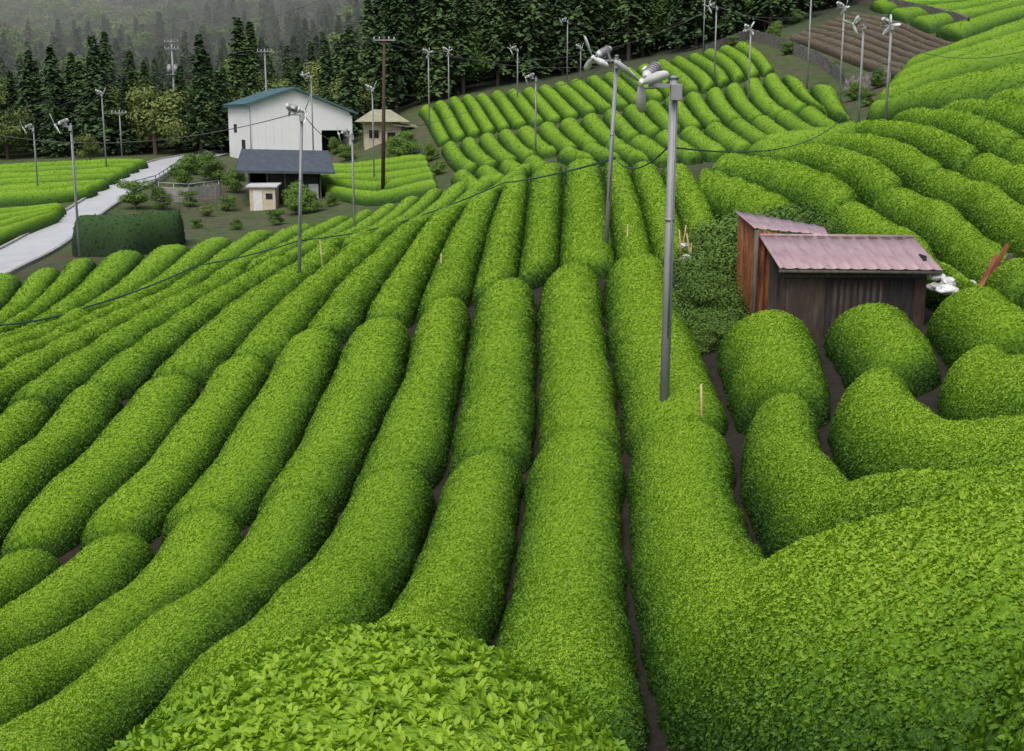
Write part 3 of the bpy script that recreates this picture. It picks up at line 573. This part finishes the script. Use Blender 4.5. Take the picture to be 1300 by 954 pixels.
def broad(seed,mat=M_brd,cl=14,per=330,card=.045,tall=1.0):
    r=random.Random(seed); vs=[];fs=[];tf=0
    def limb(a,b,r0,r1):
        nonlocal tf
        d=(b-a).normalized(); x=d.orthogonal().normalized(); y=d.cross(x); k0=len(vs)
        for p,rr in((a,r0),(b,r1)):
            for k in range(6): vs.append(p+x*rr*math.cos(k*1.047)+y*rr*math.sin(k*1.047))
        for k in range(6): fs.append((k0+k,k0+(k+1)%6,k0+6+(k+1)%6,k0+6+k)); tf+=1
    top=Vector((0,0,.45*tall)); limb(Vector((0,0,0)),top,.025,.016); cs=[]
    for k in range(cl):
        az=r.uniform(0,6.283); R=r.uniform(.04,.27); c=Vector((R*math.cos(az),R*math.sin(az),tall*r.uniform(.3,.85)-(R*.35))); cs.append((c,r.uniform(.12,.2)))
        limb(Vector((0,0,tall*r.uniform(.15,.4))),c,.010,.003)
    for c,R in cs:
        for _ in range(per):
            v=Vector((r.gauss(0,1),r.gauss(0,1),r.gauss(0,1))).normalized(); p=c+Vector((v.x,v.y,v.z*.75))*R*r.uniform(.5,1.1)
            leafcard(vs,fs,p,(v.x+r.uniform(-.6,.6),v.y+r.uniform(-.6,.6),v.z+.5),card*r.uniform(.5,1.1)*.6,r)
    me=bpy.data.meshes.new('broad'); me.from_pydata([tuple(v) for v in vs],[],fs); me.materials.append(M_bark); me.materials.append(mat)
    me.polygons.foreach_set('material_index',[0]*tf+[1]*(len(fs)-tf)); return me
CON=[conifer(i,random.uniform(.15,.21)) for i in range(6)]; BRD=[broad(20+i) for i in range(3)]; BMB=[broad(40+i,M_bmb,12,300,.04) for i in range(2)]
fo=empty('cedar_forest'); bf=empty('broadleaf_grove')
def place(me,x,y,h,par,w=1.0,name='tree'):
    o=bpy.data.objects.new(name,me); link(o,par); o.location=(x,y,float(Gz(x,y))-.2); o.rotation_euler=(random.uniform(-.03,.03),random.uniform(-.03,.03),random.uniform(0,6.28)); o.scale=(h*w,h*w,h)
def startd(u):
    return float(np.interp(u,[-100,0,280,480,530,620,720,850,950,1010,1060,1120,1250,1400],[163,163,163,158,166,172,178,176,176,178,190,208,215,225]))
y=156.0
while y<400:
    stp=4.6 if y<200 else (5.4 if y<260 else 7.0)
    x=-y*.50
    while x<y*.50:
        xx=x+random.uniform(-.4,.4)*stp; yy=y+random.uniform(-.4,.4)*stp; u=650+F*xx/yy*.98
        if yy>startd(u) and not(u>1000 and yy>270):
            k=random.random(); left=u<480
            nzv=math.sin(xx*.05+1)+math.sin(yy*.06+xx*.03)
            if left and ((nzv>0.6 and yy>185)or(yy<185 and k<.25)):
                place(random.choice(BMB if k<.5 else BRD),xx,yy,random.uniform(8,11),bf,1.15,name='broadleaf_tree')
            elif k<.10: place(random.choice(BRD),xx,yy,random.uniform(9,13),bf,name='broadleaf_tree')
            else:
                hgt=random.uniform(8,12) if left else random.uniform(13,20)*(.85 if u>1000 else 1)
                if left and yy<185: hgt*=random.choice([.8,1,1.35])
                place(random.choice(CON),xx,yy,hgt,fo,1.2 if left else 1,name='cedar_tree')
        x+=stp
    y+=stp*.9
for (u,v,h,w) in [(308,190,17,1.35),(20,200,11,1.2),(75,202,14,1.2),(105,200,12,1.25),(130,202,15,1.3),(255,196,9,1.2),(285,196,11,1.2),(48,202,10,1.3)]:
    q=cast(u,v,HH); b_=q[0]/q[1]; yy=max(q[1]+6,159); place(random.choice(CON),b_*yy,yy,h,None,w,'cedar_tree')
for (u,v,h,me) in [(172,266,3.4,BRD[0]),(235,236,3.4,BRD[1]),(268,230,3.6,BRD[2]),(250,222,3,BRD[0]),(300,245,3,BRD[1]),(382,272,3.2,BRD[2]),(115,205,4,BMB[0]),(205,266,2.4,BRD[1]),(350,286,1.8,BRD[0]),(395,270,2.4,BRD[2]),(500,205,3,BRD[1]),(440,205,2.6,BRD[0]),(290,268,2,BRD[0]),(262,275,1.6,BMB[1]),(375,262,2.6,BRD[1]),(515,200,3.5,BRD[2]),(240,262,2,BRD[0]),(1000,70,2,BRD[0]),(985,50,2.6,BRD[1]),(1085,128,2,BRD[2]),(1100,135,1.6,BRD[0]),(1010,30,2.5,BRD[2]),(1060,95,1.6,BRD[1]),(930,60,2,BRD[0]),(970,30,3,BRD[1]),(420,262,1.6,BRD[1]),(405,245,2.4,BRD[0]),(545,205,2.2,BRD[1]),(558,222,1.8,BRD[2]),(425,196,2.4,BRD[1]),(300,292,1.3,BRD[2]),(250,290,1.2,BRD[0]),(1115,112,2,BRD[1])]:
    q=cast(u,v,HH); place(me,q[0],q[1],h,None,1.2,'garden_shrub')
SHB=[broad(60+i,M_brd,18,560,.026,.8) for i in range(2)]
for (u,v,d,h,w) in [(905,400,30.5,2.4,1.1),(922,380,32,3.0,1.1),(945,330,34,3.3,1.2),(985,310,36,3.0,1.3),(1020,300,35,2.5,1.3),(893,350,33,2.4,1.2),(1045,300,33,2.0,1.2),(885,395,29,1.6,1.3),(925,320,37,2.8,1.3),(905,420,28.3,1.3,1.4),(915,360,30,2.0,1.2),(900,300,38,2.4,1.2)]:
    q=P(u,v,d); place(random.choice(SHB),q.x,q.y,h,None,w,'wild_shrub')
# ---------------------------------------------------------------- mist hanging over the far hillside (real homogeneous volume)
m=bpy.data.materials.new('mist'); m.use_nodes=True; nt=m.node_tree; nt.nodes.clear(); o=nt.nodes.new('ShaderNodeOutputMaterial'); vsn=nt.nodes.new('ShaderNodeVolumeScatter')
vsn.inputs['Density'].default_value=0.0042; vsn.inputs['Color'].default_value=(.90,.97,.95,1); nt.links.new(vsn.outputs[0],o.inputs['Volume'])
ms=mesh_obj('mist',[(-260,176,-40),(-10,190,-40),(60,250,-40),(160,420,-40),(-260,420,-40),(-260,176,75),(-10,190,75),(60,250,75),(160,420,75),(-260,420,75)],
 [(4,3,2,1,0),(5,6,7,8,9),(0,1,6,5),(1,2,7,6),(2,3,8,7),(3,4,9,8),(4,0,5,9)],m)
# ---------------------------------------------------------------- camera, world, light
cam=bpy.data.cameras.new('camera'); co=link(bpy.data.objects.new('camera',cam)); cam.sensor_width=36; cam.lens=36*F/1300; cam.clip_end=3000; cam.clip_start=.1
co.rotation_euler=(math.pi/2-PITCH,0,0); scene.camera=co
w=bpy.data.worlds.new('World'); scene.world=w; w.use_nodes=True; nt=w.node_tree; bg=nt.nodes['Background']
sky=nt.nodes.new('ShaderNodeTexSky'); sky.sky_type='NISHITA'; sky.sun_disc=False; sky.sun_elevation=math.radians(58); sky.sun_rotation=math.radians(200); sky.dust_density=6; sky.air_density=1; sky.ozone_density=1
nt.links.new(sky.outputs[0],bg.inputs[0]); bg.inputs[1].default_value=0.15
sl=bpy.data.lights.new('sun','SUN'); sl.energy=1.5; sl.angle=math.radians(35); sl.color=(1,.96,.89); so=link(bpy.data.objects.new('sun',sl))
el,az=math.radians(58),math.radians(200); dr=Vector((math.sin(az)*math.cos(el),math.cos(az)*math.cos(el),math.sin(el))); so.rotation_euler=dr.to_track_quat('Z','Y').to_euler()
scene.view_settings.view_transform='Standard'; scene.view_settings.look='None'; scene.view_settings.exposure=0
